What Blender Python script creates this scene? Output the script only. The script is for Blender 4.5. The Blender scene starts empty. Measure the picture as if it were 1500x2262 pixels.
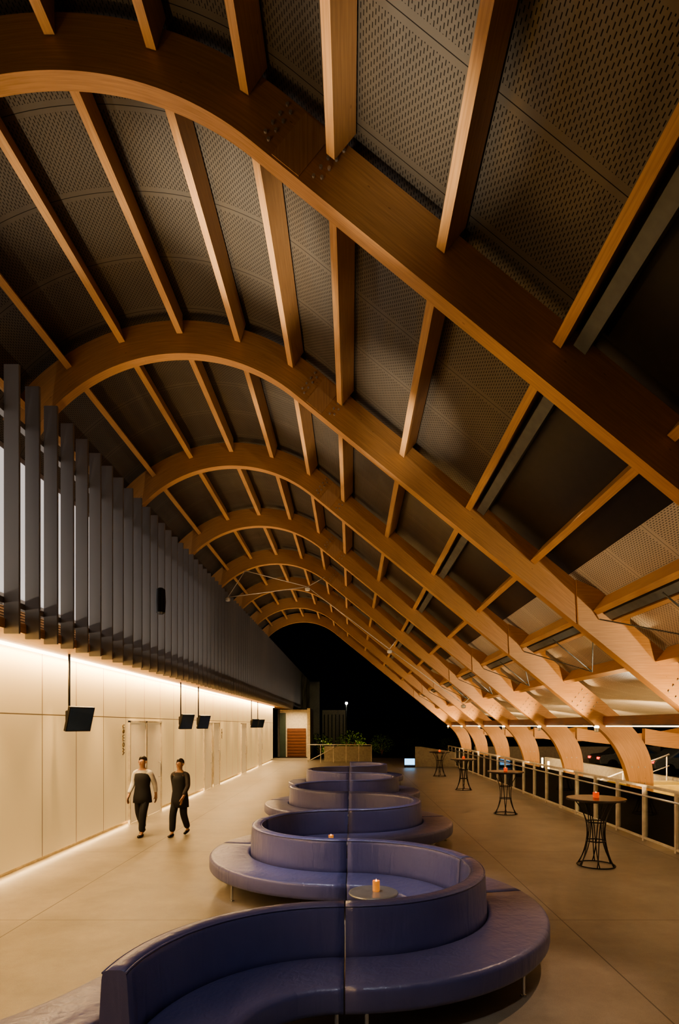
import bpy, bmesh, math, random
from mathutils import Vector, Matrix
random.seed(4)
S=bpy.context.scene
COL=S.collection
F=1300.0; EYE=2.35
pi=math.pi
# ------------------------------------------------------------ materials
def newmat(name):
    m=bpy.data.materials.new(name); m.use_nodes=True
    nt=m.node_tree; b=nt.nodes['Principled BSDF']
    return m,nt,b
def mat(name,col,rough=.5,metal=0,emit=None,es=0,var=.15,scale=8,bump=0,spec=.5,coat=0,alpha=1):
    m,nt,b=newmat(name)
    tc=nt.nodes.new('ShaderNodeTexCoord'); n=nt.nodes.new('ShaderNodeTexNoise'); n.inputs['Scale'].default_value=scale
    n.inputs['Detail'].default_value=5
    nt.links.new(tc.outputs['Object'],n.inputs['Vector'])
    r=nt.nodes.new('ShaderNodeValToRGB')
    r.color_ramp.elements[0].position=.3; r.color_ramp.elements[1].position=.7
    r.color_ramp.elements[0].color=[c*(1-var) for c in col[:3]]+[1]
    r.color_ramp.elements[1].color=[min(1,c*(1+var)) for c in col[:3]]+[1]
    nt.links.new(n.outputs['Fac'],r.inputs['Fac']); nt.links.new(r.outputs['Color'],b.inputs['Base Color'])
    b.inputs['Roughness'].default_value=rough; b.inputs['Metallic'].default_value=metal
    b.inputs['Specular IOR Level'].default_value=spec
    b.inputs['Coat Weight'].default_value=coat
    b.inputs['Alpha'].default_value=alpha
    if emit:
        b.inputs['Emission Color'].default_value=(*emit,1); b.inputs['Emission Strength'].default_value=es
    if bump:
        bp=nt.nodes.new('ShaderNodeBump'); bp.inputs['Strength'].default_value=bump; bp.inputs['Distance'].default_value=.02
        nt.links.new(n.outputs['Fac'],bp.inputs['Height']); nt.links.new(bp.outputs['Normal'],b.inputs['Normal'])
    return m
def M(nt,op,a,b=None,c=None):
    n=nt.nodes.new('ShaderNodeMath'); n.operation=op
    for i,v in enumerate((a,b,c)):
        if v is None: continue
        if isinstance(v,(int,float)): n.inputs[i].default_value=v
        else: nt.links.new(v,n.inputs[i])
    return n.outputs[0]
def MIX(nt,fac,a,b):
    n=nt.nodes.new('ShaderNodeMix'); n.data_type='RGBA'
    for k,v in ((0,fac),(6,a),(7,b)):
        if isinstance(v,(tuple,list)): n.inputs[k].default_value=(*v[:3],1)
        elif isinstance(v,(int,float)): n.inputs[k].default_value=v
        else: nt.links.new(v,n.inputs[k])
    return n.outputs[2]
def wood(name,c1,c2,rough=.45):
    m,nt,b=newmat(name)
    uv=nt.nodes.new('ShaderNodeUVMap'); mp=nt.nodes.new('ShaderNodeMapping'); mp.inputs['Scale'].default_value=(1.2,26,1)
    nt.links.new(uv.outputs[0],mp.inputs[0])
    n=nt.nodes.new('ShaderNodeTexNoise'); n.inputs['Scale'].default_value=2.2; n.inputs['Detail'].default_value=7
    nt.links.new(mp.outputs[0],n.inputs['Vector'])
    n2=nt.nodes.new('ShaderNodeTexNoise'); n2.inputs['Scale'].default_value=1.1; nt.links.new(uv.outputs[0],n2.inputs['Vector'])
    r=nt.nodes.new('ShaderNodeValToRGB'); r.color_ramp.elements[0].position=.32; r.color_ramp.elements[1].position=.68
    r.color_ramp.elements[0].color=(*c1,1); r.color_ramp.elements[1].color=(*c2,1)
    a=M(nt,'ADD',M(nt,'MULTIPLY',n.outputs['Fac'],.7),M(nt,'MULTIPLY',n2.outputs['Fac'],.3))
    nt.links.new(a,r.inputs['Fac'])
    sp=nt.nodes.new('ShaderNodeSeparateXYZ'); nt.links.new(uv.outputs[0],sp.inputs[0])
    lam=M(nt,'LESS_THAN',M(nt,'FRACT',M(nt,'DIVIDE',sp.outputs[1],.045)),.06)
    v=nt.nodes.new('ShaderNodeTexVoronoi'); v.inputs['Scale'].default_value=5
    mp2=nt.nodes.new('ShaderNodeMapping'); mp2.inputs['Scale'].default_value=(.6,1.6,1); nt.links.new(uv.outputs[0],mp2.inputs[0]); nt.links.new(mp2.outputs[0],v.inputs['Vector'])
    kn=M(nt,'LESS_THAN',v.outputs['Distance'],.05)
    c=MIX(nt,M(nt,'MULTIPLY',lam,.25),r.outputs['Color'],(c1[0]*.5,c1[1]*.45,c1[2]*.4))
    c=MIX(nt,M(nt,'MULTIPLY',kn,.55),c,(c1[0]*.4,c1[1]*.3,c1[2]*.25))
    nt.links.new(c,b.inputs['Base Color']); b.inputs['Roughness'].default_value=rough
    return m
W_ARCH=wood('glulam',(.37,.195,.08),(.54,.30,.13))
W_PUR=wood('purlin_wood',(.40,.215,.09),(.58,.335,.15))
W_DARK=wood('stained_wood',(.10,.035,.018),(.22,.075,.03))
W_SLAT=wood('slat_wood',(.4,.22,.11),(.58,.35,.18))
MFIN=mat('fin_metal',(.20,.19,.188),.5,.1,var=.03,scale=1)
MSTEEL=mat('steel',(.55,.54,.52),.3,1,var=.05)
MBOLT=mat('bolt_zinc',(.42,.37,.31),.4,.4,var=.05)
MCHROME=mat('chrome',(.7,.7,.7),.15,1,var=.03)
MGREY=mat('grey_channel',(.12,.125,.11),.5,.3)
MBLACK=mat('black_metal',(.02,.018,.016),.4,.4)
MRAIL=mat('rail_paint',(.66,.6,.5),.4,.1)
MCREAM=mat('cream_paint',(.75,.66,.5),.5)
MDOOR=mat('door_cream',(.70,.58,.40),.4,emit=(1,.70,.34),es=.28,var=.05)  # cream paint with a warm glow added where the cove light falls short
MGREEN=mat('green_tile',(.03,.05,.035),.35)
MCONC=mat('concrete_wall',(.36,.32,.25),.7,bump=.2)
MDARKW=mat('dark_wall',(.03,.028,.03),.7)
MUPW=mat('upper_wall_grey',(.32,.305,.31),.7)
MNIGHT=mat('dark_asphalt',(.03,.028,.025),.8,bump=.3)
MDECK=mat('pale_paving',(.45,.38,.28),.6,bump=.1)
MLED=mat('led',(1,.8,.5),.5,emit=(1,.78,.5),es=10)
MLED2=mat('led_soft',(1,.7,.4),.5,emit=(1,.74,.44),es=5)
MSCREEN=mat('screen_dark',(.03,.06,.13),.12,var=.05,spec=.8)
MSCRB=mat('screen_blue',(.1,.3,.6),.3,emit=(.25,.6,1),es=3)
MFLAME=mat('flame',(1,.6,.2),.5,emit=(1,.5,.15),es=8)
MCANR=mat('red_glass',(.5,.03,.01),.2,emit=(1,.12,.02),es=.6)
MCANC=mat('amber_glass',(.5,.2,.05),.2,emit=(1,.35,.07),es=.4)
MSKIN=mat('skin',(.42,.24,.16),.5,var=.06)
MHAIR=mat('hair',(.02,.013,.01),.5)
MSHIRT=mat('white_cotton',(.7,.68,.65),.8,bump=.1)
MBLK=mat('black_cloth',(.012,.012,.015),.8,bump=.1)
MGREYC=mat('grey_cloth',(.05,.042,.042),.8,bump=.1)
MLEAF=mat('leaves',(.07,.12,.02),.5,var=.5)
MWIN=mat('lit_window',(.5,.5,.5),.3,emit=(1,.92,.88),es=.6,var=.06,scale=.6)
MYEL=mat('counter_yellow',(.6,.45,.16),.35)
MTABLE=mat('table_top_grey',(.32,.32,.3),.3,.5)
MTTB=mat('table_top_dark',(.07,.055,.045),.25,.1)
MLETTER=mat('letter_bronze',(.26,.19,.10),.4,.2)
m,nt,b=newmat('blue_leather'); MLEA=m
tc=nt.nodes.new('ShaderNodeTexCoord')
n=nt.nodes.new('ShaderNodeTexNoise'); n.inputs['Scale'].default_value=2.5; n.inputs['Detail'].default_value=4; nt.links.new(tc.outputs['Object'],n.inputs['Vector'])
mp=nt.nodes.new('ShaderNodeMapping'); mp.inputs['Scale'].default_value=(9,9,1.5); nt.links.new(tc.outputs['Object'],mp.inputs[0])
n2=nt.nodes.new('ShaderNodeTexNoise'); n2.inputs['Scale'].default_value=1.2; n2.inputs['Distortion'].default_value=.6; nt.links.new(mp.outputs[0],n2.inputs['Vector'])
n4=nt.nodes.new('ShaderNodeTexVoronoi'); n4.inputs['Scale'].default_value=160; nt.links.new(tc.outputs['Object'],n4.inputs['Vector'])
nt.links.new(MIX(nt,n.outputs['Fac'],(.085,.088,.215),(.128,.132,.29)),b.inputs['Base Color'])
b.inputs['Roughness'].default_value=.31; b.inputs['Specular IOR Level'].default_value=.6
h=M(nt,'ADD',M(nt,'ADD',M(nt,'MULTIPLY',n.outputs['Fac'],.9),M(nt,'MULTIPLY',n2.outputs['Fac'],.5)),M(nt,'MULTIPLY',n4.outputs['Distance'],.03))
bp=nt.nodes.new('ShaderNodeBump'); bp.inputs['Strength'].default_value=.55; bp.inputs['Distance'].default_value=.03
nt.links.new(h,bp.inputs['Height']); nt.links.new(bp.outputs['Normal'],b.inputs['Normal'])
m,nt,b=newmat('clear_glass'); MGLASS=m
tr=nt.nodes.new('ShaderNodeBsdfTransparent'); tr.inputs[0].default_value=(.93,.95,.94,1); gl=nt.nodes.new('ShaderNodeBsdfGlossy'); gl.inputs['Roughness'].default_value=.03
fr=nt.nodes.new('ShaderNodeFresnel'); fr.inputs[0].default_value=1.3; mx=nt.nodes.new('ShaderNodeMixShader')
nt.links.new(fr.outputs[0],mx.inputs[0]); nt.links.new(tr.outputs[0],mx.inputs[1]); nt.links.new(gl.outputs[0],mx.inputs[2])
nt.links.new(mx.outputs[0],nt.nodes['Material Output'].inputs[0])
def perf(name,ca,cb,rough,metal):
    m,nt,b=newmat(name)
    uv=nt.nodes.new('ShaderNodeUVMap'); sp=nt.nodes.new('ShaderNodeSeparateXYZ'); nt.links.new(uv.outputs[0],sp.inputs[0])
    U=M(nt,'DIVIDE',sp.outputs[0],.027); Yc=sp.outputs[1]
    V=M(nt,'DIVIDE',Yc,.062)
    V=M(nt,'ADD',V,M(nt,'MULTIPLY',M(nt,'MODULO',M(nt,'FLOOR',U),2),.5))
    a=M(nt,'LESS_THAN',M(nt,'ABSOLUTE',M(nt,'SUBTRACT',M(nt,'FRACT',U),.5)),.15)
    c=M(nt,'LESS_THAN',M(nt,'ABSOLUTE',M(nt,'SUBTRACT',M(nt,'FRACT',V),.5)),.29)
    pf=M(nt,'FRACT',M(nt,'DIVIDE',Yc,.964))
    z=M(nt,'LESS_THAN',M(nt,'ABSOLUTE',M(nt,'SUBTRACT',pf,.5)),.44)
    slot=M(nt,'MULTIPLY',M(nt,'MULTIPLY',a,c),z)
    seam=M(nt,'LESS_THAN',pf,.008)
    dark=M(nt,'MULTIPLY',M(nt,'MAXIMUM',slot,seam),.88)
    n=nt.nodes.new('ShaderNodeTexNoise'); n.inputs['Scale'].default_value=1.3; nt.links.new(uv.outputs[0],n.inputs['Vector'])
    mp=nt.nodes.new('ShaderNodeMapping'); mp.inputs['Scale'].default_value=(2.6,.5,1); nt.links.new(uv.outputs[0],mp.inputs[0])
    n2=nt.nodes.new('ShaderNodeTexNoise'); n2.inputs['Scale'].default_value=1.0; n2.inputs['Detail'].default_value=1; nt.links.new(mp.outputs[0],n2.inputs['Vector'])
    base=MIX(nt,n.outputs['Fac'],ca,cb)
    nt.links.new(MIX(nt,dark,base,(.004,.003,.003)),b.inputs['Base Color'])
    nt.links.new(M(nt,'MULTIPLY',M(nt,'SUBTRACT',1,dark),metal),b.inputs['Metallic'])
    b.inputs['Roughness'].default_value=rough
    nt.links.new(M(nt,'MULTIPLY',M(nt,'SUBTRACT',1,dark),.5),b.inputs['Specular IOR Level'])
    bp=nt.nodes.new('ShaderNodeBump'); bp.inputs['Strength'].default_value=.6; bp.inputs['Distance'].default_value=.07
    nt.links.new(M(nt,'ADD',M(nt,'MULTIPLY',n.outputs['Fac'],.4),n2.outputs['Fac']),bp.inputs['Height']); nt.links.new(bp.outputs['Normal'],b.inputs['Normal'])
    return m
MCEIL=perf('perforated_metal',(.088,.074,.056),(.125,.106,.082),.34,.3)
MCEIL2=perf('lit_perforated_metal',(.6,.55,.46),(.7,.65,.55),.45,.25)  # ceiling metal again, paler so its colour carries the eave uplight spill
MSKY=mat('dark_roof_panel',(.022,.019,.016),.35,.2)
# floor
m,nt,b=newmat('concrete_floor'); MFLOOR=m
tc=nt.nodes.new('ShaderNodeTexCoord'); sp=nt.nodes.new('ShaderNodeSeparateXYZ'); nt.links.new(tc.outputs['Object'],sp.inputs[0])
n=nt.nodes.new('ShaderNodeTexNoise'); n.inputs['Scale'].default_value=1.1; n.inputs['Detail'].default_value=10; n.inputs['Roughness'].default_value=.7; nt.links.new(tc.outputs['Object'],n.inputs['Vector'])
n3=nt.nodes.new('ShaderNodeTexNoise'); n3.inputs['Scale'].default_value=90; nt.links.new(tc.outputs['Object'],n3.inputs['Vector'])
r=nt.nodes.new('ShaderNodeValToRGB'); r.color_ramp.elements[0].position=.36; r.color_ramp.elements[1].position=.64
r.color_ramp.elements[0].color=(.215,.185,.145,1); r.color_ramp.elements[1].color=(.36,.315,.25,1)
nt.links.new(M(nt,'ADD',M(nt,'MULTIPLY',n.outputs['Fac'],.8),M(nt,'MULTIPLY',n3.outputs['Fac'],.2)),r.inputs['Fac'])
jx=M(nt,'LESS_THAN',M(nt,'FRACT',M(nt,'DIVIDE',M(nt,'ADD',sp.outputs[0],3.9),3.22)),.0045)
jy=M(nt,'LESS_THAN',M(nt,'FRACT',M(nt,'DIVIDE',M(nt,'ADD',sp.outputs[1],.6),3.855)),.0035)
j=M(nt,'MULTIPLY',M(nt,'MAXIMUM',jx,jy),.8)
nt.links.new(MIX(nt,j,r.outputs['Color'],(.05,.04,.03)),b.inputs['Base Color'])
nt.links.new(M(nt,'ADD',M(nt,'MULTIPLY',n.outputs['Fac'],.3),.28),b.inputs['Roughness'])
bp=nt.nodes.new('ShaderNodeBump'); bp.inputs['Strength'].default_value=.12; bp.inputs['Distance'].default_value=.01
nt.links.new(n3.outputs['Fac'],bp.inputs['Height']); nt.links.new(bp.outputs['Normal'],b.inputs['Normal'])
# lit wall: even warm glow put into the panel material besides the cove
m,nt,b=newmat('glowing_panel'); MWALL=m
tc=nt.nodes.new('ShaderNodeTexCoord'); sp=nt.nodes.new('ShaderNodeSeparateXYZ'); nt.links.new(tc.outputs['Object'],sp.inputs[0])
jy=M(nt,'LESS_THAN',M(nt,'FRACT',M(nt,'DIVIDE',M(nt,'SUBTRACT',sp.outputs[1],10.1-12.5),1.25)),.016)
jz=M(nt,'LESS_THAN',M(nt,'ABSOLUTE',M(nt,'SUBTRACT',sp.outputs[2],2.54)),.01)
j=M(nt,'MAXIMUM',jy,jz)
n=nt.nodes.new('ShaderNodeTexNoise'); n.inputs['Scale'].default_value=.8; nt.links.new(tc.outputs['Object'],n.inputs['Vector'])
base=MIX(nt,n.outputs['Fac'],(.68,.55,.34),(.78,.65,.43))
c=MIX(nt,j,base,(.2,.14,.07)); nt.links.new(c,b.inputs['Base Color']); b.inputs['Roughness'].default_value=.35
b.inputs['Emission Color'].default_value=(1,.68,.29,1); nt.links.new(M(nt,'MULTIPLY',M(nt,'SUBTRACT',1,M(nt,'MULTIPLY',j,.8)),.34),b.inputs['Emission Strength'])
# ------------------------------------------------------------ mesh helpers
def finish(o,label=None,cat=None,group=None,kind=None,parent=None):
    if label: o['label']=label
    if cat: o['category']=cat
    if group: o['group']=group
    if kind: o['kind']=kind
    if parent is not None: o.parent=parent
    return o
def mk(name,verts,faces,mt,parent=None,smooth=False,uvs=None,**k):
    me=bpy.data.meshes.new(name); me.from_pydata([tuple(v) for v in verts],[],faces); me.update()
    if mt: me.materials.append(mt)
    uvl=me.uv_layers.new(name='UVMap')
    if uvs:
        for l in me.loops: uvl.data[l.index].uv=uvs[l.vertex_index]
    else: autouv(me)
    if smooth:
        for p in me.polygons: p.use_smooth=True
    o=bpy.data.objects.new(name,me); COL.objects.link(o)
    bm=bmesh.new(); bm.from_mesh(me); bmesh.ops.recalc_face_normals(bm,faces=bm.faces); bm.to_mesh(me); bm.free()
    return finish(o,parent=parent,**k)
def autouv(me):
    if not me.uv_layers: me.uv_layers.new(name='UVMap')
    co=[v.co for v in me.vertices]
    if not co: return
    ext=[max(c[i] for c in co)-min(c[i] for c in co) for i in range(3)]
    a=ext.index(max(ext)); o=[i for i in range(3) if i!=a]
    d=me.uv_layers[0].data
    for l in me.loops:
        c=co[l.vertex_index]; d[l.index].uv=(c[a],c[o[0]]+c[o[1]]+.02)
def box(name,x0,x1,y0,y1,z0,z1,mt,parent=None,bev=0,rot=None,**k):
    bm=bmesh.new(); bmesh.ops.create_cube(bm,size=1)
    for v in bm.verts: v.co=Vector((v.co.x*(x1-x0),v.co.y*(y1-y0),v.co.z*(z1-z0)))
    if bev: bmesh.ops.bevel(bm,geom=bm.edges[:],offset=bev,segments=2,affect='EDGES')
    if rot: bmesh.ops.transform(bm,matrix=rot,verts=bm.verts)
    c=Vector(((x0+x1)/2,(y0+y1)/2,(z0+z1)/2))
    bmesh.ops.translate(bm,vec=c,verts=bm.verts)
    me=bpy.data.meshes.new(name); bm.to_mesh(me); bm.free(); me.materials.append(mt); autouv(me)
    o=bpy.data.objects.new(name,me); COL.objects.link(o)
    return finish(o,parent=parent,**k)
def lathe(name,prof,c,mt,n=24,parent=None,**k):
    vs=[];fs=[]
    for r,z in prof:
        for i in range(n):
            a=2*pi*i/n; vs.append((c[0]+r*math.cos(a),c[1]+r*math.sin(a),c[2]+z))
    for j in range(len(prof)-1):
        for i in range(n):
            i2=(i+1)%n; fs.append((j*n+i,j*n+i2,(j+1)*n+i2,(j+1)*n+i))
    fs.append(tuple(range(n))[::-1]); b0=(len(prof)-1)*n; fs.append(tuple(range(b0,b0+n)))
    o=mk(name,vs,fs,mt,parent,smooth=False,**k)
    return o
def tubes(name,paths,rad,mt,parent=None,n=8,closed=False,**k):
    vs=[];fs=[]
    for pts in paths:
        pts=[Vector(p) for p in pts]; L=len(pts); base=len(vs)
        up=None
        for i,p in enumerate(pts):
            if closed: t=pts[(i+1)%L]-pts[i-1]
            else: t=pts[min(i+1,L-1)]-pts[max(i-1,0)]
            t.normalize()
            if up is None: up=t.orthogonal().normalized()
            up=(up-t*up.dot(t)).normalized(); q=t.cross(up)
            for j in range(n):
                a=2*pi*j/n; vs.append(p+(up*math.cos(a)+q*math.sin(a))*rad)
        for i in range(L if closed else L-1):
            i2=(i+1)%L
            for j in range(n):
                j2=(j+1)%n; fs.append((base+i*n+j,base+i*n+j2,base+i2*n+j2,base+i2*n+j))
        if not closed:
            fs.append(tuple(base+j for j in range(n))[::-1]); fs.append(tuple(base+(L-1)*n+j for j in range(n)))
    return mk(name,vs,fs,mt,parent,smooth=True,**k)
def prism(name,poly,y0,y1,mt,parent=None,**k):
    n=len(poly); vs=[(x,y0,z) for x,z in poly]+[(x,y1,z) for x,z in poly]
    fs=[tuple(range(n)),tuple(range(n,2*n))[::-1]]+[(i,(i+1)%n,(i+1)%n+n,i+n) for i in range(n)]
    return mk(name,vs,fs,mt,parent,**k)
def copytree(o,dx=(0,0,0),rotz=0):
    c=o.copy(); COL.objects.link(c); c.location=o.location+Vector(dx); c.rotation_euler[2]+=rotz
    for ch in o.children:
        q=ch.copy(); q.parent=c; q.matrix_parent_inverse=ch.matrix_parent_inverse.copy(); COL.objects.link(q)
    return c
def empty(name,loc,**k):
    e=bpy.data.objects.new(name,None); e.location=loc; e.empty_display_size=.2; COL.objects.link(e); return finish(e,**k)
def lin(a,b,n): return [a+(b-a)*i/n for i in range(n+1)]
# ------------------------------------------------------------ arch profile
CX,CZ,R0=-2.57,5.3,2.70
AL=math.radians(39.2); TA=pi/2-AL
T=Vector((CX+R0*math.cos(TA),CZ+R0*math.sin(TA))); D=Vector((math.cos(AL),-math.sin(AL))); N=Vector((math.sin(AL),math.cos(AL)))
LS=(5.40-T.x)/D.x
def P(kind,t,off):
    if kind=='a': return Vector((CX+(R0+off)*math.cos(t),CZ+(R0+off)*math.sin(t)))
    if kind=='s': return T+D*t+N*off
YS=[5.07+3.855*k for k in range(8)]
DEP=.5; WY=.17
def rib_path():
    L=[]
    for t in lin(math.radians(148),TA,44): L.append((P('a',t,0),P('a',t,DEP),(math.radians(148)-t)*R0))
    s0=(math.radians(148)-TA)*R0
    for t in lin(0,LS,16)[1:]: L.append((P('s',t,0),P('s',t,DEP),s0+t))
    s=s0+LS
    def bez(a,b,c,d,t): return a*(1-t)**3+b*3*t*(1-t)**2+c*3*t*t*(1-t)+d*t**3
    ei=P('s',LS,0); eo=P('s',LS,DEP)
    bi=(ei,ei+D*.42,Vector((6.03,1.55)),Vector((6.10,.8))); bo=(eo,eo+D*.75,Vector((6.66,1.8)),Vector((6.56,.8)))
    for t in lin(0,1,14)[1:]:
        L.append((bez(*bi,t),bez(*bo,t),s+1.9*t))
    L.append((Vector((6.13,0)),Vector((6.55,0)),s+2.7))
    return L
RP=rib_path()
def make_rib(y):
    vs=[];uv=[];fs=[]
    for a,b,s in RP:
        vs+=[(a.x,0,a.y),(b.x,0,b.y),(b.x,WY,b.y),(a.x,WY,a.y)]
        uv+=[(s,0),(s,DEP),(s,DEP+WY),(s,-WY)]
    n=len(RP)
    for i in range(n-1):
        for j in range(4):
            fs.append((i*4+j,i*4+(j+1)%4,(i+1)*4+(j+1)%4,(i+1)*4+j))
    fs.append((0,1,2,3)); fs.append(tuple((n-1)*4+j for j in range(4)))
    o=mk('timber_arch',vs,fs,W_ARCH,uvs=uv); o.location=(0,y,0)
    return o
arch=make_rib(YS[0])
finish(arch,"curved brown glued-timber arch rib sweeping down to terrace edge",'arch',"timber roof arches")
def bolt(x,z,r=.016,h=.02,parent=None,y=0):
    n=8; vs=[];fs=[]
    for yy in (y,y-h):
        for i in range(n): vs.append((x+r*math.cos(2*pi*i/n),yy,z+r*math.sin(2*pi*i/n)))
    fs=[tuple(range(n)),tuple(range(n,2*n))]+[(i,(i+1)%n,(i+1)%n+n,i+n) for i in range(n)]
    return mk('bolt',vs,fs,MBOLT,parent)
def quad_on_rib(name,s0,s1,o0,o1,y0,y1,mt,parent):
    poly=[P('s',s0,o0),P('s',s1,o0),P('s',s1,o1),P('s',s0,o1)]
    return prism(name,[(p.x,p.y) for p in poly],y0,y1,mt,parent)
quad_on_rib('splice_plate',.22,.52,.02,.48,-.008,0,W_SLAT,arch)
for s in (.12,.62):
    for o_ in (.1,.2,.3,.4):
        for ds in (0,.07):
            p=P('s',s+ds*(1 if s>.3 else -1)*.9,o_+ds*.5); bolt(p.x,p.y,.015,.02,arch)
sp_=[P('s',5.55,-.0),P('s',7.9,-.0),P('s',7.9,.5),P('s',6.15,.5),P('s',5.95,.74),P('s',5.1,.5)]
prism('side_plate',[(p.x,p.y) for p in sp_],-.035,0,W_PUR,arch)
for i in range(4):
    for jj in range(4):
        p=P('s',7.25+.14*i,.07+.11*jj); bolt(p.x,p.y,.013,.02,arch,-.035)
for i in range(3):
    bolt(6.2+.12*i,.75,.014,.02,arch); bolt(6.2+.12*i,.5,.014,.02,arch); bolt(6.15+.12*i,1.1,.014,.02,arch); bolt(6.1+.14*i,1.45,.014,.02,arch)
inn=[];out=[]
for i in range(13):
    t=i/12; x=6.4+3.4*t; z=1.95-.2*math.sin(pi*t*.9)+.25*t*t
    inn.append((x,z)); out.append((x,z+.34-.06*t))
prism('brace',inn+out[::-1],.02,.15,W_ARCH,arch)
for y in YS[1:]:
    copytree(arch,(0,y-YS[0],0))
# ------------------------------------------------------------ purlins
PUR=[('a',math.radians(a)) for a in (141.5,124.5,107.4,90.4,73.4,56.4)]+[('s',s) for s in (.653,1.87,3.16,4.43,5.64,6.85)]
def purlin(k,t,y0,y1,o0=.29,o1=.58,w=.09,mt=None,name='purlin',sh=0):
    c=P(k,t,0); q=P(k,t,1)-c; tn=Vector((q.y,-q.x))
    ps=[c+q*o0+tn*(-w/2+sh),c+q*o0+tn*(w/2+sh),c+q*o1+tn*(w/2+sh),c+q*o1+tn*(-w/2+sh)]
    vs=[];uv=[]
    for y in (y0,y1):
        for i,p in enumerate(ps): vs.append((p.x,y,p.y)); uv.append((y,(0,.1,.4,.7)[i]+.013))
    fs=[(0,1,2,3),(7,6,5,4)]+[(i,(i+1)%4,(i+1)%4+4,i+4) for i in range(4)]
    return mk(name,vs,fs,mt or W_PUR,uvs=uv)
bays=[(.6,YS[0])]+[(YS[i]+WY,YS[i+1]) for i in range(7)]
for k,t in PUR:
    first=None
    for (y0,y1) in bays:
        y0+=.003; y1-=.012
        if k=='s' and (t>5.2 or t<1): y1-=.036
        if y0<1:
            o=purlin(k,t,y0,y1)
        elif first is None:
            first=o=purlin(k,t,y0,y1); fy=y0
        else:
            o=first.copy(); o.location=(0,y0-fy,0); COL.objects.link(o)
        finish(o,"straight brown timber roof purlin spanning between arch ribs",'beam',group="timber purlins")
for s in (3.16,5.64):
    for (y0,y1) in bays:
        o=purlin('s',s+.18,y0+.003,y1-.04,.36,.58,.13,MGREY,'steel_channel')
        finish(o,"grey steel channel fixed beside a timber purlin",'beam',group="steel channels")
for (y0,y1) in bays[1:]:
    b_=P('s',5.75,.25); c_=P('s',6.7,.25); ym=(y0+y1)/2
    o=tubes('roof_strut',[[(b_.x,y0+.01,b_.y),(c_.x,ym,c_.y),(b_.x,y1-.06,b_.y)],[(b_.x,ym,b_.y),(c_.x,ym,c_.y)]],.011,MGREY,n=6)
    finish(o,"slender dark struts forming a small roof truss",'strut',group="roof struts")
    o=box('eave_beam',5.46,5.58,y0+.003,y1-.04,2.37,2.55,W_DARK,bev=.004)
    finish(o,"dark horizontal timber eave beam between arch ribs",'beam',group="eave beams")
    o=purlin('s',5.95,y0+.003,y1-.05,.36,.56,.06,W_PUR,'secondary_beam'); finish(o,"slim secondary timber beam under pale roof panels",'beam',group="secondary beams")
# ------------------------------------------------------------ ceiling
def strip(name,pts,y0,y1,mt,seg=1,**k):
    vs=[];uv=[];fs=[];s=0;n=len(pts)
    for i,p in enumerate(pts):
        if i: s+=(Vector(p)-Vector(pts[i-1])).length
        for y in (y0,y1): vs.append((p[0],y,p[1])); uv.append((s+50,y+50))
    for i in range(n-1): fs.append((2*i,2*i+1,2*i+3,2*i+2))
    return mk(name,vs,fs,mt,uvs=uv,smooth=True,kind='structure',**k)
Y0,Y1=.4,YS[-1]+WY+.05
cp=[tuple(P('a',t,.6)) for t in lin(math.radians(152.6),TA,50)]+[tuple(P('s',t,.6)) for t in lin(0,3.2,6)[1:]]
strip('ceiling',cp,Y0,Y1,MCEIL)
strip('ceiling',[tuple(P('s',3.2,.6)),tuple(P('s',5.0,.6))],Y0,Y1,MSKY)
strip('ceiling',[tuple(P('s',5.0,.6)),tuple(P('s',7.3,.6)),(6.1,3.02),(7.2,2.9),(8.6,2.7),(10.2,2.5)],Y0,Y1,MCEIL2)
box('trim_90',10.2,10.35,Y0,Y1,2.38,2.72,MDARKW,kind='structure')
# ------------------------------------------------------------ floor / ground / walls
box('floor',-5.6,6.75,-1,43,-.3,0,MFLOOR,kind='structure')
box('ground',-60,90,-5,140,-.5,-.31,MNIGHT,label="dark asphalt ground outside the terrace at night",cat="ground")
box('paving',6.8,10.18,6,34,-.309,-.29,MDECK,label="pale lit paving beyond the balustrade",cat="paving")
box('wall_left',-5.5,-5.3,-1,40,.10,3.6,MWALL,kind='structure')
box('wall_left_far',-5.5,-5.3,44.3,62,.0,3.6,MUPW,kind='structure')
box('baseboard_left',-5.52,-5.44,-1,40,0,.10,MCREAM,kind='structure')
box('wall_upper_left',-5.7,-5.5,-1,62,4.32,6.85,MUPW,kind='structure')
box('trim_1',-5.5,-4.5,-1,62,3.62,3.75,W_SLAT,kind='structure')
for i in range(12):
    z=3.76+i*.047
    box('trim_%d'%(i+2),-5.5,-5.46,-1,30,z,z+.028,W_SLAT,kind='structure')
box('wall_band',-5.6,-5.5,-1,62,3.62,4.32,MDARKW,kind='structure')
box('trim_20',-5.28,-5.2,-1,40,3.58,3.615,MLED,kind='structure')
for i in range(6):
    y=3.2+i*2.3
    box('window_%d'%(i+1),-5.49,-5.46,y,y+2.27,4.42,6.7,MWIN,kind='structure')
    box('trim_%d'%(30+i),-5.49,-5.45,y-.02,y+.005,4.42,6.70,MUPW,kind='structure')
box('trim_40',-5.49,-5.42,3,17.2,4.33,4.42,MUPW,kind='structure')
# fins
bm_y=7.68; nf=109
fin=box('screen_fin',-.10,.10,-.02,.02,-1.755,1.755,MFIN,bev=.004)
fin.location=(-4.42,bm_y,5.305)
finish(fin,"tall grey metal vertical fin of the screen facade",'fin',group="facade fins")
for i in range(1,nf):
    o=fin.copy(); o.location=(-4.42,bm_y+.5*i,5.305); COL.objects.link(o)
for z in (3.95,6.45):
    box('screen_rail',-4.62,-4.522,7.4,62,z,z+.08,MFIN,label="long dark steel rail carrying the facade fins",cat="rail",group="screen rails")
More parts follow.
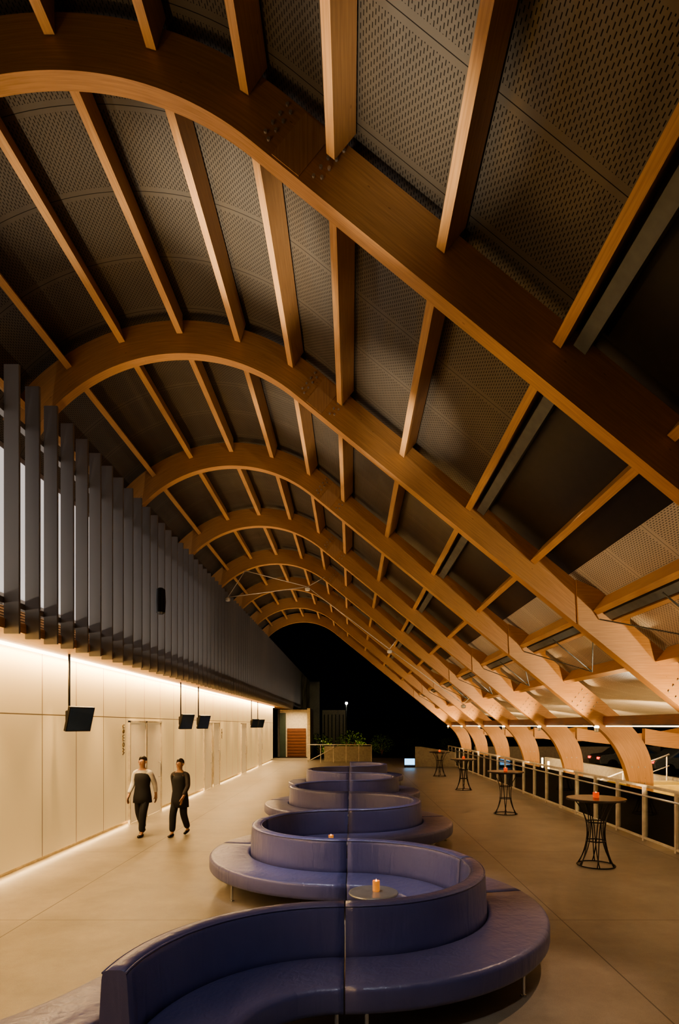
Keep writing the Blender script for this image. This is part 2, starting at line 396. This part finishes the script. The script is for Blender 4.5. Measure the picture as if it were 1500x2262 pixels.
# end wall
box('wall_back',-5.3,-2.9,44,44.2,0,3.55,MCREAM,kind='structure')
box('wall_back_green',-5.3,-4.85,43.9,44,0,3.3,MGREEN,kind='structure')
box('door_9',-4.75,-3.35,43.9,43.98,0,2.15,W_DARK,kind='structure')
for i in range(9):
    box('trim_%d'%(100+i),-4.72,-3.38,43.86,43.9,.10+i*.225,.24+i*.225,W_DARK,kind='structure')
box('wall_return',-3.0,-2.8,40.5,44,0,3.55,MCREAM,kind='structure')
box('wall_end',-4.6,-3.3,62.1,62.3,0,7.0,MUPW,kind='structure')
for i,(a,bb) in enumerate([(14.05,15.1),(15.2,16.3),(21.2,22.3),(22.6,23.6),(28.4,29.6),(33.6,34.8)]):
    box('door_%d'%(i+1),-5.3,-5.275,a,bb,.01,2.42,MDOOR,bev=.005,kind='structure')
    box('trim_%d'%(50+3*i),-5.3,-5.25,a-.05,a-.01,.0,2.47,MRAIL,kind='structure')
    box('trim_%d'%(51+3*i),-5.3,-5.25,bb+.01,bb+.05,.0,2.47,MRAIL,kind='structure')
    box('trim_%d'%(52+3*i),-5.3,-5.25,a-.05,bb+.05,2.43,2.47,MRAIL,kind='structure')
    tubes('door_handle',[[(-5.275,bb-.15,.95),(-5.21,bb-.15,.95),(-5.21,bb-.15,1.35),(-5.275,bb-.15,1.35)]],.012,MSTEEL,label="steel pull handle on cream door",cat="handle",group="door handles")
def text(body,size,loc,rot,mt,label):
    cu=bpy.data.curves.new('t','FONT'); cu.body=body; cu.size=size; cu.extrude=.008; cu.align_x='CENTER'
    o=bpy.data.objects.new('t',cu); COL.objects.link(o)
    bpy.context.view_layer.update()
    me=bpy.data.meshes.new_from_object(o.evaluated_get(bpy.context.evaluated_depsgraph_get()))
    bpy.data.objects.remove(o)
    me.materials.clear(); me.materials.append(mt)
    q=bpy.data.objects.new('wall_lettering',me); COL.objects.link(q); q.location=loc; q.rotation_euler=rot
    return finish(q,label,'sign')
def rotvert():
    x=Vector((0,0,1)); z=Vector((1,0,0)); y=z.cross(x)
    return Matrix((x,y,z)).transposed().to_euler()
text("women",.24,(-5.29,13.75,2.03),rotvert(),MLETTER,"vertical bronze lettering reading women on pale wall")
text("men",.24,(-5.29,24.2,2.03),rotvert(),MLETTER,"vertical bronze lettering reading men on pale wall")
# ------------------------------------------------------------ hanging monitors
def monitor(y):
    e=empty('hanging_monitor',(-5.0,y,3.62),label="black flat monitor hanging on a ceiling rod",cat='monitor',group="hanging monitors")
    tubes('pole',[[(0,0,0),(0,0,-1.05)]],.02,MBLACK,e)
    box('bracket',-.05,.08,-.05,.05,-1.25,-1.0,MBLACK,e,bev=.01)
    rot=(Matrix.Rotation(math.radians(64),3,'Z')@Matrix.Rotation(math.radians(16),3,'X')).to_4x4()
    def pl(name,x0,x1,y0,y1,z0,z1,mt):
        o=box(name,x0,x1,y0,y1,z0,z1,mt,e,bev=.004)
        o.data.transform(Matrix.Translation((.16,0.05,-1.15))@rot)
        return o
    pl('housing',-.26,.26,-.03,.03,-.225,.225,MBLACK)
    pl('screen',-.24,.24,-.034,-.028,-.205,.205,MSCREEN)
    return e
for y in (10.45,17.3,19.3,29.6,31.6): monitor(y)
# ------------------------------------------------------------ serpentine sofa
def rr(x0,z0,x1,z1,r,n=4,dx=0):
    pts=[]
    for cx,cz,a in ((x1-r,z0+r,-90),(x1-r,z1-r,0),(x0+r,z1-r,90),(x0+r,z0+r,180)):
        for i in range(n+1):
            t=math.radians(a+90*i/n); pts.append((cx+r*math.cos(t),cz+r*math.sin(t)))
    return pts
def pathsweep(name,prof,fr,mt,parent):
    vs=[];fs=[];m_=len(prof);n=len(fr)-1
    for (p,nn) in fr:
        for o_,z in prof: vs.append((p[0]+nn[0]*o_,p[1]+nn[1]*o_,z))
    for i in range(n):
        for j in range(m_):
            j2=(j+1)%m_; fs.append((i*m_+j,i*m_+j2,(i+1)*m_+j2,(i+1)*m_+j))
    fs.append(tuple(range(m_))); fs.append(tuple(n*m_+j for j in range(m_)))
    o=mk(name,vs,fs,mt,parent)
    for p in o.data.polygons: p.use_smooth=len(p.vertices)==4
    return o
def arcframe(R,t0,t1,n=22):
    return [((R*math.cos(t),R*math.sin(t)),(math.cos(t),math.sin(t))) for t in lin(t0,t1,n)]
XA=-.05; RS=1.39; SPC=2*RS
backp=[(-.10,.30),(.10,.30),(.095,.5),(.078,.80),(.072,.835),(.058,.855),(.035,.862),(-.035,.862),(-.058,.855),(-.072,.835),(-.078,.80),(-.095,.5)]
def module(c,t0,t1,label,fr=None,frs=None):
    g_=.006/RS
    if t1>t0: t0+=g_;t1-=g_
    else: t0-=g_;t1+=g_
    e=empty('curved_sofa',(c[0],c[1],0),label=label,cat='sofa',group="serpentine lounge seating")
    f=fr or arcframe(RS,t0,t1)
    pathsweep('backrest',backp,f,MLEA,e)
    pathsweep('seat',rr(.10,.235,.70,.45,.05),frs or f,MLEA,e)
    pathsweep('seat',rr(-.70,.235,-.10,.45,.05),f,MLEA,e)
    for o_ in (-.071,.071):
        pathsweep('piping',rr(o_-.007,.838,o_+.007,.852,.006,2),f,MLEA,e)
    for o_ in (-.6,.6):
        for q in (.06,.5,.94):
            p,nn=f[int(q*(len(f)-1))]
            lathe('leg',[(.03,0),(.03,.012),(.018,.015),(.018,.24)],(p[0]+nn[0]*o_,p[1]+nn[1]*o_,0),MCHROME,10,e)
    return e
SL="blue leather curved two-sided sofa section with chrome legs"
YC0=4.97
f_end=arcframe(RS,pi/2+.004,pi*1.0,24)
f_seat=arcframe(RS,pi/2+.004,math.radians(160),20)
lp,ln=f_seat[-1]; cur=Vector(lp); nn=Vector(ln); ang=math.atan2(nn.y,nn.x)
for i in range(10):
    ang-=.05; nn=Vector((math.cos(ang),math.sin(ang))); cur=cur+Vector((-nn.y,nn.x))*.12; f_seat.append((tuple(cur),tuple(nn)))
module((XA,YC0-RS),0,1,"blue leather curved two-sided sofa end section, chrome legs",f_end,f_seat)
for k in range(7):
    c=(XA,YC0+RS+SPC*k)
    if k%2==0:
        module(c,-pi/2,math.radians(12),SL); module(c,math.radians(12),pi/2,SL)
    else:
        module(c,-pi/2,-pi-.2,SL); module(c,-pi-.2,-1.5*pi,SL)
def lowtable(x,y):
    e=empty('side_table',(x,y,0),label="small round grey-topped table inside sofa curve",cat='table',group="small round tables")
    lathe('table_top',[(.25,.49),(.27,.495),(.275,.505),(.27,.515),(.25,.52)],(0,0,0),MTABLE,40,e)
    lathe('pedestal',[(.03,.02),(.022,.05),(.022,.45),(.06,.49)],(0,0,0),MCHROME,16,e)
    lathe('base',[(.2,0),(.2,.01),(.05,.025)],(0,0,0),MCHROME,30,e)
def candle(x,y,z,mt,lbl,r=.035,h=.09):
    e=empty('candle_holder',(x,y,z),label=lbl,cat='candle',group="lit candles")
    lathe('glass_cup',[(r*.85,0),(r,.01),(r,h),(r*.9,h),(r*.85,h*.35)],(0,0,0),mt,16,e)
    lathe('flame',[(.004,h*.45),(.012,h*.62),(.009,h*.85),(.001,h*1.15)],(0,0,0),MFLAME,8,e)
lowtable(.25,6.5); candle(.28,6.5,.52,MCANC,"lit candle in clear amber glass on small table",.04,.12)
lowtable(-.31,9.2); candle(-.31,9.2,.52,MCANC,"lit candle in clear amber glass on small table",.04,.12)
lowtable(.2,12.1); lowtable(-.3,14.9)
# ------------------------------------------------------------ cocktail tables
def cock(x,y):
    e=empty('cocktail_table',(x,y,0),label="tall round cocktail table with black hourglass wire base",cat='table',group="tall cocktail tables")
    lathe('table_top',[(.44,1.10),(.47,1.105),(.478,1.12),(.47,1.137),(.45,1.14)],(0,0,0),MTTB,48,e)
    def rad(z):
        return .14+.17*abs((z-.58)/.58)**2.0 if z<.58 else .14+.20*abs((z-.58)/.52)**2.2
    n=12
    for s in range(n):
        a0=2*pi*s/n; tw=(.5 if s%2 else -.5)
        pts=[]
        for i in range(17):
            z=.02+1.08*i/16; a=a0+tw*(i/16-.5)*1.3
            pts.append((rad(z)*math.cos(a),rad(z)*math.sin(a),z))
        tubes('rod',[pts],.009,MBLACK,e,n=6)
    for z in (.015,.42,.74,1.09):
        q=rad(z); tubes('ring',[[(q*math.cos(2*pi*i/32),q*math.sin(2*pi*i/32),z) for i in range(32)]],.011,MBLACK,e,n=6,closed=True)
for y in (9.89,15.67,21.5,27.3):
    cock(4.12,y); candle(4.12,y,1.14,MCANR,"small lit candle in red glass on cocktail table",.05,.09)
# ------------------------------------------------------------ balustrade
bal=empty('balustrade',(5.98,7.2,0),label="pale steel and glass balustrade along terrace edge",cat='railing')
npan=24
for i in range(npan+1):
    y=i*1.2
    box('post',-.03,.03,y-.03,y+.03,0,1.10,MRAIL,bal,bev=.003)
    if i<npan: box('glass_panel',-.006,.006,y+.05,y+1.15,.1,1.04,MGLASS,bal)
box('top_rail',-.04,.04,-.03,npan*1.2+.03,1.10,1.15,MRAIL,bal,bev=.006)
box('bottom_rail',-.02,.02,-.03,npan*1.2,.05,.09,MRAIL,bal)
tubes('handrail',[[(-.12,0,.95),(-.12,npan*1.2,.95)]],.02,MSTEEL,bal)
for ys_ in (13.6,18.2):
    e=empty('stair_handrail',(6.95,ys_,-.29),label="sloping pale steel stair handrail beyond the balustrade",cat='railing',group="stair handrails")
    tubes('rail',[[(0,0,.55),(.1,0,.7),(2.9,0,1.75)]],.028,MRAIL,e); tubes('rail',[[(0,0,.3),(.1,0,.38),(2.9,0,1.4)]],.018,MRAIL,e)
    for i in range(5):
        x=.1+i*.68; tubes('baluster',[[(x,0,0),(x,0,.69+.375*(x-.1))]],.02,MRAIL,e)
for (y0,y1) in bays[1:]:
    e=empty('linear_light',(5.52,y0,2.345),label="thin warm linear light fixed under eave beam",cat='light',group="linear lights")
    box('diffuser',-.010,.010,.03,y1-y0-.06,-.018,.006,MLED2,e)
    box('housing',-.02,.02,.02,y1-y0-.05,.0065,.02,MBLACK,e)
for y in YS[1:]:
    e=empty('uplight',(5.28,y-.14,2.27),label="small steel uplight fitted beside an arch foot",cat='light',group="arch uplights")
    lathe('housing',[(.03,-.06),(.05,-.05),(.05,.03)],(0,0,0),MSTEEL,16,e)
    lathe('lens',[(.045,.031),(.055,.05),(.045,.075),(.02,.085)],(0,0,0),MLED,16,e)
# ------------------------------------------------------------ tie cable truss
yy=YS[4]-.1
rt=[[(-4.26,yy,6.8),(-3.66,yy,7.72)],[(-4.26,yy,6.8),(-1.5,yy,7.16)],[(-3.66,yy,7.72),(-1.5,yy,7.16)],[(-1.5,yy,7.16),(1.34,yy,5.0)],[(1.34,yy,5.0),(3.9,yy,3.1)],[(-1.5,yy,7.16),(-.9,yy,7.5)],[(1.34,yy,5.0),(1.6,yy,5.35)],[(3.9,yy,3.1),(4.1,yy,3.3)]]
tubes('tie_cable',rt,.012,MRAIL,n=6,label="thin steel tie cables strung under an arch",cat="cable")
for p in ((-4.26,6.8),(-1.5,7.16),(1.34,5.0),(3.9,3.1)):
    e=empty('spotlight',(p[0],yy-.02,p[1]-.05),label="small pale spotlight on steel tie cable",cat='light',group="cable spotlights")
    lathe('lamp_head',[(.03,-.1),(.08,-.08),(.09,.0),(.03,.038)],(0,0,0),MRAIL,14,e)
o=lathe('wall_speaker',[(.05,-.29),(.1,-.25),(.11,0),(.1,.25),(.05,.29)],(-4.2,13.0,5.1),MBLACK,16); finish(o,"slim black speaker mounted on the fin screen",'speaker')
# ------------------------------------------------------------ back of terrace
box('low_wall',-1.75,1.35,38.6,38.8,0,1.0,MCONC,label="pale concrete low wall at terrace end",cat='wall')
prism('low_wall',[(3.7,0),(6.6,0),(6.6,.7),(6.2,.8),(4.0,1.15),(3.7,1.15)],33.6,33.8,MCONC,label="pale sloping concrete parapet beside the ramp",cat='wall')
sr=empty('stair_railing',(-2.7,37,0),label="pale steel stair railing with sloping handrail",cat='railing')
tubes('handrail',[[(0,0,1.15),(4.0,0,1.15),(4.01,0,1.15)],[(0,0,.1),(1.9,0,1.1)]],.025,MRAIL,sr)
for x in (0,.8,1.6,2.4,3.2,4.0): box('post',x-.02,x+.02,-.03,.03,0,1.14,MRAIL,sr)
e=empty('display_stand',(3.3,33,0),label="low glowing blue display screen on black stand",cat='screen')
box('screen',-.28,.28,-.03,0,.15,.5,MSCRB,e); box('housing',-.31,.31,0,.1,0,.55,MBLACK,e,bev=.01)
o=box('counter_bar',6.95,8.7,14.8,16.0,-.29,.86,MYEL,bev=.02); finish(o,"glowing yellow outdoor bar counter beyond balustrade",'counter')
o=box('slatted_planter',7.0,9.2,12.0,12.6,-.29,.25,W_SLAT,bev=.01); finish(o,"low timber slatted planter box",'planter')
o=box('boundary_wall',8.0,20,38.0,38.2,-.31,1.0,MCONC); finish(o,"long low pale boundary wall at the street",'wall')
o=box('garden_wall',10.2,10.4,9,31,-.31,.7,MCONC,bev=.01); finish(o,"long low beige garden wall lit by warm light",'wall')
for x,y in ((8.9,26.5),(9.6,29.5)):
    o=box('light_column',x-.04,x+.04,y-.04,y+.04,-.29,.75,MLED2,bev=.01); finish(o,"glowing slim bollard light beside the path",'light',group="bollard lights")
def car(x,y):
    e=empty('car',(x,y,-.31),label="dark parked car with red tail lights",cat='car',group="parked cars")
    body=[(-2.1,.35),(-2.15,.7),(-2.0,.9),(-1.3,.98),(-.7,1.4),(.7,1.42),(1.4,1.0),(2.05,.85),(2.15,.6),(2.1,.32)]
    o=prism('body',body,-.85,.85,MGREY,e); mod=o.modifiers.new('b','BEVEL'); mod.width=.06; mod.segments=2
    prism('side_window',[(-1.15,.98),(-.65,1.34),(.65,1.36),(1.2,1.0)],-.87,-.855,MSCREEN,e)
    for wx in (-1.35,1.35):
        for wy in (-.8,.8):
            o=lathe('wheel',[(.2,-.1),(.32,-.09),(.33,0),(.32,.09),(.2,.1)],(0,0,0),MBLACK,18,e)
            o.data.transform(Matrix.Translation((wx,wy,.33))@Matrix.Rotation(pi/2,4,'X'))
    MR=mat('tail_light_red',(.6,0,0),.3,emit=(1,.03,.01),es=4)
    box('tail_light',-2.17,-2.05,-.8,-.5,.65,.78,MR,e); box('tail_light',-2.17,-2.05,.5,.8,.65,.78,MR,e)
car(18.2,32); car(17.0,36)
pole=empty('street_lamp',(-.45,60,-.31),label="tall thin street lamp glowing white at night",cat='street lamp')
tubes('pole',[[(0,0,0),(0,0,4.9)]],.05,MGREY,pole); lathe('lamp_head',[(.05,4.8),(.14,4.9),(.12,5.05),(.04,5.08)],(0,0,0),mat('lamp_glow',(1,1,1),emit=(1,.95,.85),es=20),12,pole)
def shrub(x,y,s,z=-.31):
    vs=[];fs=[]
    for i in range(600):
        d_=Vector((random.gauss(0,1),random.gauss(0,1),random.gauss(0,1))).normalized()*random.uniform(.5,1)*s
        p=Vector((d_.x,d_.y,s*.95+d_.z*.8)); a=Vector((random.uniform(-1,1),random.uniform(-1,1),random.uniform(-1,1))).normalized()
        b2=a.orthogonal().normalized(); q=.09*s
        k=len(vs); vs+=[p-a*q,p+b2*q*.4,p+a*q,p-b2*q*.4]; fs.append((k,k+1,k+2,k+3))
    e=empty('shrub',(x,y,z),label="leafy garden shrub lit from below",cat='plant',group="garden shrubs")
    mk('foliage',vs,fs,MLEAF,e); tubes('stem',[[(0,0,0),(0,0,s)],[(0,0,.1),(.3*s,0,s)],[(0,0,.1),(-.3*s,.1,s)]],.03,W_DARK,e,n=6)
for x,y,s in ((-2.6,48,1.2),(.0,50,1.3),(2.8,53,1.1),(5.4,50,1.0),(7.7,47,1.0),(10.0,44,.9)): shrub(x,y,s)
o=box('distant_building',-3.2,-.6,66,70,-.31,4.1,MCONC); finish(o,"pale low building in the dark distance",'building')
for i in range(6):
    box('facade_groove',-3.0+i*.42,-2.9+i*.42,65.95,66.02,0,3.6,MDARKW,o)
o=box('distant_building',1.5,16,80,84,-.31,3.4,MDARKW); finish(o,"long dark building in the distance",'building')
# ------------------------------------------------------------ people
def skin(name,verts,edges,radii,mt,parent,root=0,lv=2):
    me=bpy.data.meshes.new(name); me.from_pydata(verts,edges,[])
    o=bpy.data.objects.new(name+'_tmp',me); COL.objects.link(o)
    o.modifiers.new('s','SKIN'); sd=o.modifiers.new('u','SUBSURF'); sd.levels=lv; sd.render_levels=lv
    for i,r_ in enumerate(radii):
        v=me.skin_vertices[0].data[i]; v.radius=r_ if isinstance(r_,tuple) else (r_,r_); v.use_root=(i==root)
    bpy.context.view_layer.update()
    nm=bpy.data.meshes.new_from_object(o.evaluated_get(bpy.context.evaluated_depsgraph_get()))
    bpy.data.objects.remove(o)
    nm.materials.clear(); nm.materials.append(mt)
    for p in nm.polygons: p.use_smooth=True
    q=bpy.data.objects.new(name,nm); COL.objects.link(q); q.parent=parent
    return q
def loft(name,rings,mt,parent,n=24):
    vs=[];fs=[]
    for z,rx,ry,cx,cy in rings:
        for i in range(n):
            a=2*pi*i/n; vs.append((cx+rx*math.cos(a),cy+ry*math.sin(a),z))
    for j in range(len(rings)-1):
        for i in range(n): fs.append((j*n+i,j*n+(i+1)%n,(j+1)*n+(i+1)%n,(j+1)*n+i))
    fs.append(tuple(range(n))); fs.append(tuple((len(rings)-1)*n+i for i in range(n)))
    return mk(name,vs,fs,mt,parent,smooth=True)
def person(x,y,female,label,ph,scale=1,rz=0):
    e=empty('person',(x,y,0),label=label,cat='person'); e.scale=(scale,)*3; e.rotation_euler[2]=rz
    sw=.19*ph
    V=[(0,0,.93),(0,.0,1.08),(0,.0,1.26),(0,.01,1.40),(0,0,1.465),(0,-.012,1.525),(0,-.018,1.59),(0,-.0,1.66)]
    Rr=[(.14,.10),(.125,.09),(.15,.10),(.075,.06),(.05,.05),(.066,.075),(.076,.092),(.055,.065)]
    Ed=[(i,i+1) for i in range(7)]
    arm={};leg={}
    for s in (-1,1):
        f_=s*sw
        if f_<0: pts=[(s*.10,.01,1.37),(s*.175,.01,1.36),(s*.21,.02+f_*.25,1.11),(s*.20,f_*1.0-.03,.90),(s*.195,f_*1.15-.04,.86),(s*.19,f_*1.25-.05,.82)]
        else: pts=[(s*.10,.01,1.37),(s*.175,.01,1.36),(s*.215,.03+f_*.6,1.10),(s*.225,.0+f_*.9,.88),(s*.225,f_*.92,.83),(s*.222,f_*.92,.79)]
        b0=len(V); V+=pts; Rr+=[.065,.056,.042,.03,(.022,.036),(.018,.038)]
        Ed+=[(3,b0)]+[(b0+i,b0+i+1) for i in range(5)]
        arm[s]=pts
        hx,hy,hz=pts[-1]
        for fi,(oy,L) in enumerate(((-.03,.062),(-.01,.072),(.01,.067),(.029,.052))):
            k=len(V); V+=[(hx,hy+oy,hz-.03),(hx-s*.006,hy+oy*1.1,hz-.03-L*.5),(hx-s*.02,hy+oy*1.1,hz-.03-L)]; Rr+=[.009,.0085,.007]
            Ed+=[(b0+5,k),(k,k+1),(k+1,k+2)]
        k=len(V); V+=[(hx-s*.01,hy-.045,hz+.02),(hx-s*.02,hy-.06,hz-.02)]; Rr+=[.010,.008]; Ed+=[(b0+4,k),(k,k+1)]
        ly=-s*sw
        if ly<0: lp=[(s*.085,0,.87),(s*.085,ly*.75-.02,.50),(s*.08,ly*1.05,.085),(s*.085,ly*1.05-.12,.035)]
        else: lp=[(s*.085,0,.87),(s*.085,ly*.2-.04,.49),(s*.08,ly*1.15,.12),(s*.085,ly*1.15-.09,.035)]
        b0=len(V); V+=lp; Rr+=[.088,.055,.037,.032]; Ed+=[(0,b0)]+[(b0+i,b0+i+1) for i in range(3)]
        leg[s]=lp
    skin('body',V,Ed,Rr,MSKIN,e)
    V=[(0,0,1.0),(0,0,.92)];Rr=[(.15,.11),(.155,.115)];Ed=[(0,1)]
    for s in (-1,1):
        lp=leg[s]; b0=len(V); a,k_,f=lp[0],lp[1],lp[2]
        V+=[(a[0],a[1],.84),k_,(f[0],f[1],f[2]+.01)]; Rr+=[.105,.085,.07]; Ed+=[(1,b0),(b0,b0+1),(b0+1,b0+2)]
    skin('trousers',V,Ed,Rr,MBLK,e,1)
    V=[(0,0,.98),(0,0,1.1),(0,0,1.27),(0,.01,1.39),(0,.005,1.43)];Rr=[(.15,.11),(.14,.105),(.168,.115),(.10,.075),(.06,.058)];Ed=[(0,1),(1,2),(2,3),(3,4)]
    for s in (-1,1):
        ap=arm[s]; b0=len(V); V+=[ap[0],ap[1],ap[2],(ap[3][0],ap[3][1],ap[3][2]+.03)]; Rr+=[.078,.07,.056,.043]; Ed+=[(3,b0)]+[(b0+i,b0+i+1) for i in range(3)]
    skin('shirt',V,Ed,Rr,MSHIRT if not female else MGREYC,e,2)
    if not female:
        loft('waistcoat',[(.72,.205,.18,0,0),(.84,.198,.165,0,0),(.95,.18,.142,0,0),(1.08,.16,.13,0,0),(1.22,.18,.137,0,0),(1.33,.165,.124,0,0),(1.38,.12,.09,0,.01)],MBLK,e)
    else:
        loft('tunic',[(.64,.205,.18,0,0),(.80,.198,.165,0,0),(.95,.178,.142,0,0),(1.08,.157,.124,0,0),(1.24,.174,.132,0,0),(1.35,.14,.11,0,0)],MBLK,e)
    for s in (-1,1):
        fx,fy,fz=leg[s][2]; dz=fz-.085
        skin('shoe',[(fx,fy+.045,.045+dz*1.6),(fx,fy-.06,.042+dz*.5),(fx,fy-.17,.03)],[(0,1),(1,2)],[(.042,.045),(.045,.04),(.036,.028)],MBLACK,e)
    bmh=bmesh.new(); bmesh.ops.create_icosphere(bmh,subdivisions=3,radius=1)
    for v in bmh.verts:
        v.co=Vector((v.co.x*.088,v.co.y*.10,v.co.z*.10))
        if v.co.y<-.03 and v.co.z<.045: v.co.y=-.03+(v.co.y+.03)*.05
        if v.co.z<-.02 and not female: v.co.x*=.8; v.co.y*=.85
    me=bpy.data.meshes.new('hair'); bmh.to_mesh(me); bmh.free(); me.materials.append(MHAIR)
    for p in me.polygons: p.use_smooth=True
    h=bpy.data.objects.new('hair',me); COL.objects.link(h); h.parent=e; h.location=(0,.022,1.635)
    if female:
        lathe('hair_bun',[(.01,-.04),(.035,-.02),(.042,0),(.035,.03),(.01,.045)],(0,.125,1.64),MHAIR,14,e)
    mk('nose',[(-.012,-.098,1.575),(.012,-.098,1.575),(0,-.098,1.615),(0,-.125,1.58)],[(0,1,3),(1,2,3),(2,0,3),(0,2,1)],MSKIN,e)
    for s in (-1,1):
        lathe('eye',[(.002,-.008),(.009,0),(.002,.008)],(s*.03,-.1,1.612),MBLACK,8,e)
        lathe('ear',[(.004,-.03),(.012,-.02),(.014,.01),(.004,.03)],(s*.082,0,1.6),MSKIN,8,e)
    box('mouth',-.02,.02,-.103,-.094,1.548,1.555,mat('lips',(.35,.12,.1),.4),e)
    return e
person(-4.46,12.6,False,"person walking in white shirt, black waistcoat and black trousers",1,.985,-.12)
person(-3.66,12.6,True,"person walking in dark top and black tunic with trousers",-1,.955,-.2)
# ------------------------------------------------------------ lights
def area(loc,rot,sx,sy,pw,col,name='l'):
    l=bpy.data.lights.new(name,'AREA'); l.shape='RECTANGLE'; l.size=sx; l.size_y=sy; l.energy=pw; l.color=col
    o=bpy.data.objects.new(name,l); COL.objects.link(o); o.location=loc; o.rotation_euler=rot; return o
def spot(loc,tgt,pw,col,ang=60,blend=.6,r=.05):
    l=bpy.data.lights.new('spot','SPOT'); l.energy=pw; l.color=col; l.spot_size=math.radians(ang); l.spot_blend=blend; l.shadow_soft_size=r
    o=bpy.data.objects.new('spot_lamp',l); COL.objects.link(o); o.location=loc
    o.rotation_euler=(Vector(tgt)-Vector(loc)).to_track_quat('-Z','Y').to_euler(); return o
WARM=(1,.66,.30); ORG=(1,.68,.36); NEU=(1,.87,.70); COOL=(.9,.93,1)
area((-5.14,19,3.57),(0,math.radians(6),0),.06,42,1150,WARM,'cove')
area((-5.345,19,.095),(0,math.radians(-42),0),.05,42,210,WARM,'base_recess')
for y in lin(2.5,38,18):
    spot((-4.75,y,3.58),(-5.0,y,0),200,WARM,58,1,.05)
area((-4.95,25,3.9),(0,math.radians(180+10),0),.05,50,270,NEU,'behind_fins')
for i,(y0,y1) in enumerate(bays):
    ym=(y0+y1)/2
    pw=22 if i==0 else (80 if i==1 else 150)
    spot((-4.1,y0+.25,3.3),(-.9,y0+1.3,8),pw,ORG,95,.9,.03)
    if i>0:
        spot((5.2,y0+.6,2.6),(4.3,ym+.2,3.9),430,NEU,74,.9,.03)
        spot((7.0,y0+.6,1.9),(7.8,ym+.4,2.8),280,ORG,130,.8,.04)
        spot((5.75,ym,2.3),(5.3,ym,0),25,ORG,130,.8,.04)
for i,y in enumerate(YS):
    spot((4.9,y-.8,2.1),(4.7,y+.1,3.15),230,ORG,64,.9,.03)
    spot((5.6,y-1.1,1.2),(6.2,y,1.5),48,ORG,100,.9,.03)
    spot((-4.15,y+WY/2+.12,3.4),(-1.2,y+WY/2-.02,8.2),260 if i==0 else 380,ORG,62,.9,.02)
    spot((-3.6,y+WY/2+.14,1.2),(2.6,y+WY/2,4.8),320 if i==0 else 460,ORG,38,.9,.02)
# downlights on the lounge, plus an added fill
spot((-1.9,5.2,7.5),(.15,7.7,.6),850,COOL,30,.7,.03)
spot((-1.9,8.0,7.5),(-.9,8.7,.6),520,COOL,26,.7,.03)
spot((1.6,9.8,6.0),(-.2,11.5,.6),620,COOL,34,.7,.03)
spot((.4,.9,6.2),(-.3,4.3,.5),270,COOL,44,.9,.05)  # fill added from the camera side to lift the near sofa
for y in (15.3,18.9,22.6): spot((-1.2,y-1,7.7),(0,y,.5),700,COOL,32,.8,.03)
spot((3.4,6.6,4.0),(1.9,5.3,.4),240,(1,.66,.42),34,.9,.03)
for y in (3.2,7.0,10.9,14.8,18.6,22.5,26.4,30.2): spot((2.4,y,5.2),(3.0,y+.6,0),52,(1,.82,.6),90,.9,.05)
# ceiling accent lights
spot((-3.4,6.6,2.2),(-1.0,6.9,8.5),4200,NEU,28,1,.03)
spot((-2.4,4.0,2.6),(.5,4.3,7.1),1900,NEU,24,1,.03)
spot((-2.2,7.6,2.5),(.8,8.2,6.8),1900,NEU,24,1,.03)
spot((-4.1,6.0,2.2),(-3.2,6.6,8.5),1100,NEU,24,1,.03)
spot((-3.4,10.4,2.2),(-.6,10.9,8.3),1800,NEU,26,1,.03)
for x,y in ((-1.3,48.5),(1.4,50.5)): spot((x,y-1.6,-.2),(x,y,1.5),300,(1,.78,.3),120)
spot((7.7,13.6,2.45),(7.7,15,.6),300,(1,.72,.35),90)
for y in (8.6,12,17.5,21,25,29): spot((8.3,y,2.35),(9.3,y,-.3),420,(1,.74,.42),140)
spot((15,28,3.5),(18,33,0),200,(1,.8,.6),90)  # spot added to brighten the parked cars, no fixture there
spot((0,62,6),(-2,66,2),40,NEU,90)
area((-4.1,42.3,3.4),(0,0,0),1.5,1.2,120,(1,.72,.4),'vestibule')
w=bpy.data.worlds.new('w'); S.world=w; w.use_nodes=True
bg=w.node_tree.nodes['Background']; bg.inputs[0].default_value=(.25,.3,.5,1); bg.inputs[1].default_value=.004
# ------------------------------------------------------------ camera
cam=bpy.data.cameras.new('cam'); co=bpy.data.objects.new('camera',cam); COL.objects.link(co)
co.location=(0,0,EYE); co.rotation_euler=(pi/2,0,0)
cam.sensor_fit='VERTICAL'; cam.sensor_height=36; cam.sensor_width=24; cam.lens=36*F/2262
cam.shift_y=(1603-1131)/2262; cam.shift_x=-25/2262
cam.clip_start=.05; cam.clip_end=400
S.camera=co
S.view_settings.view_transform='AgX'; S.view_settings.exposure=0
try: S.view_settings.look='AgX - Medium High Contrast'
except Exception: pass
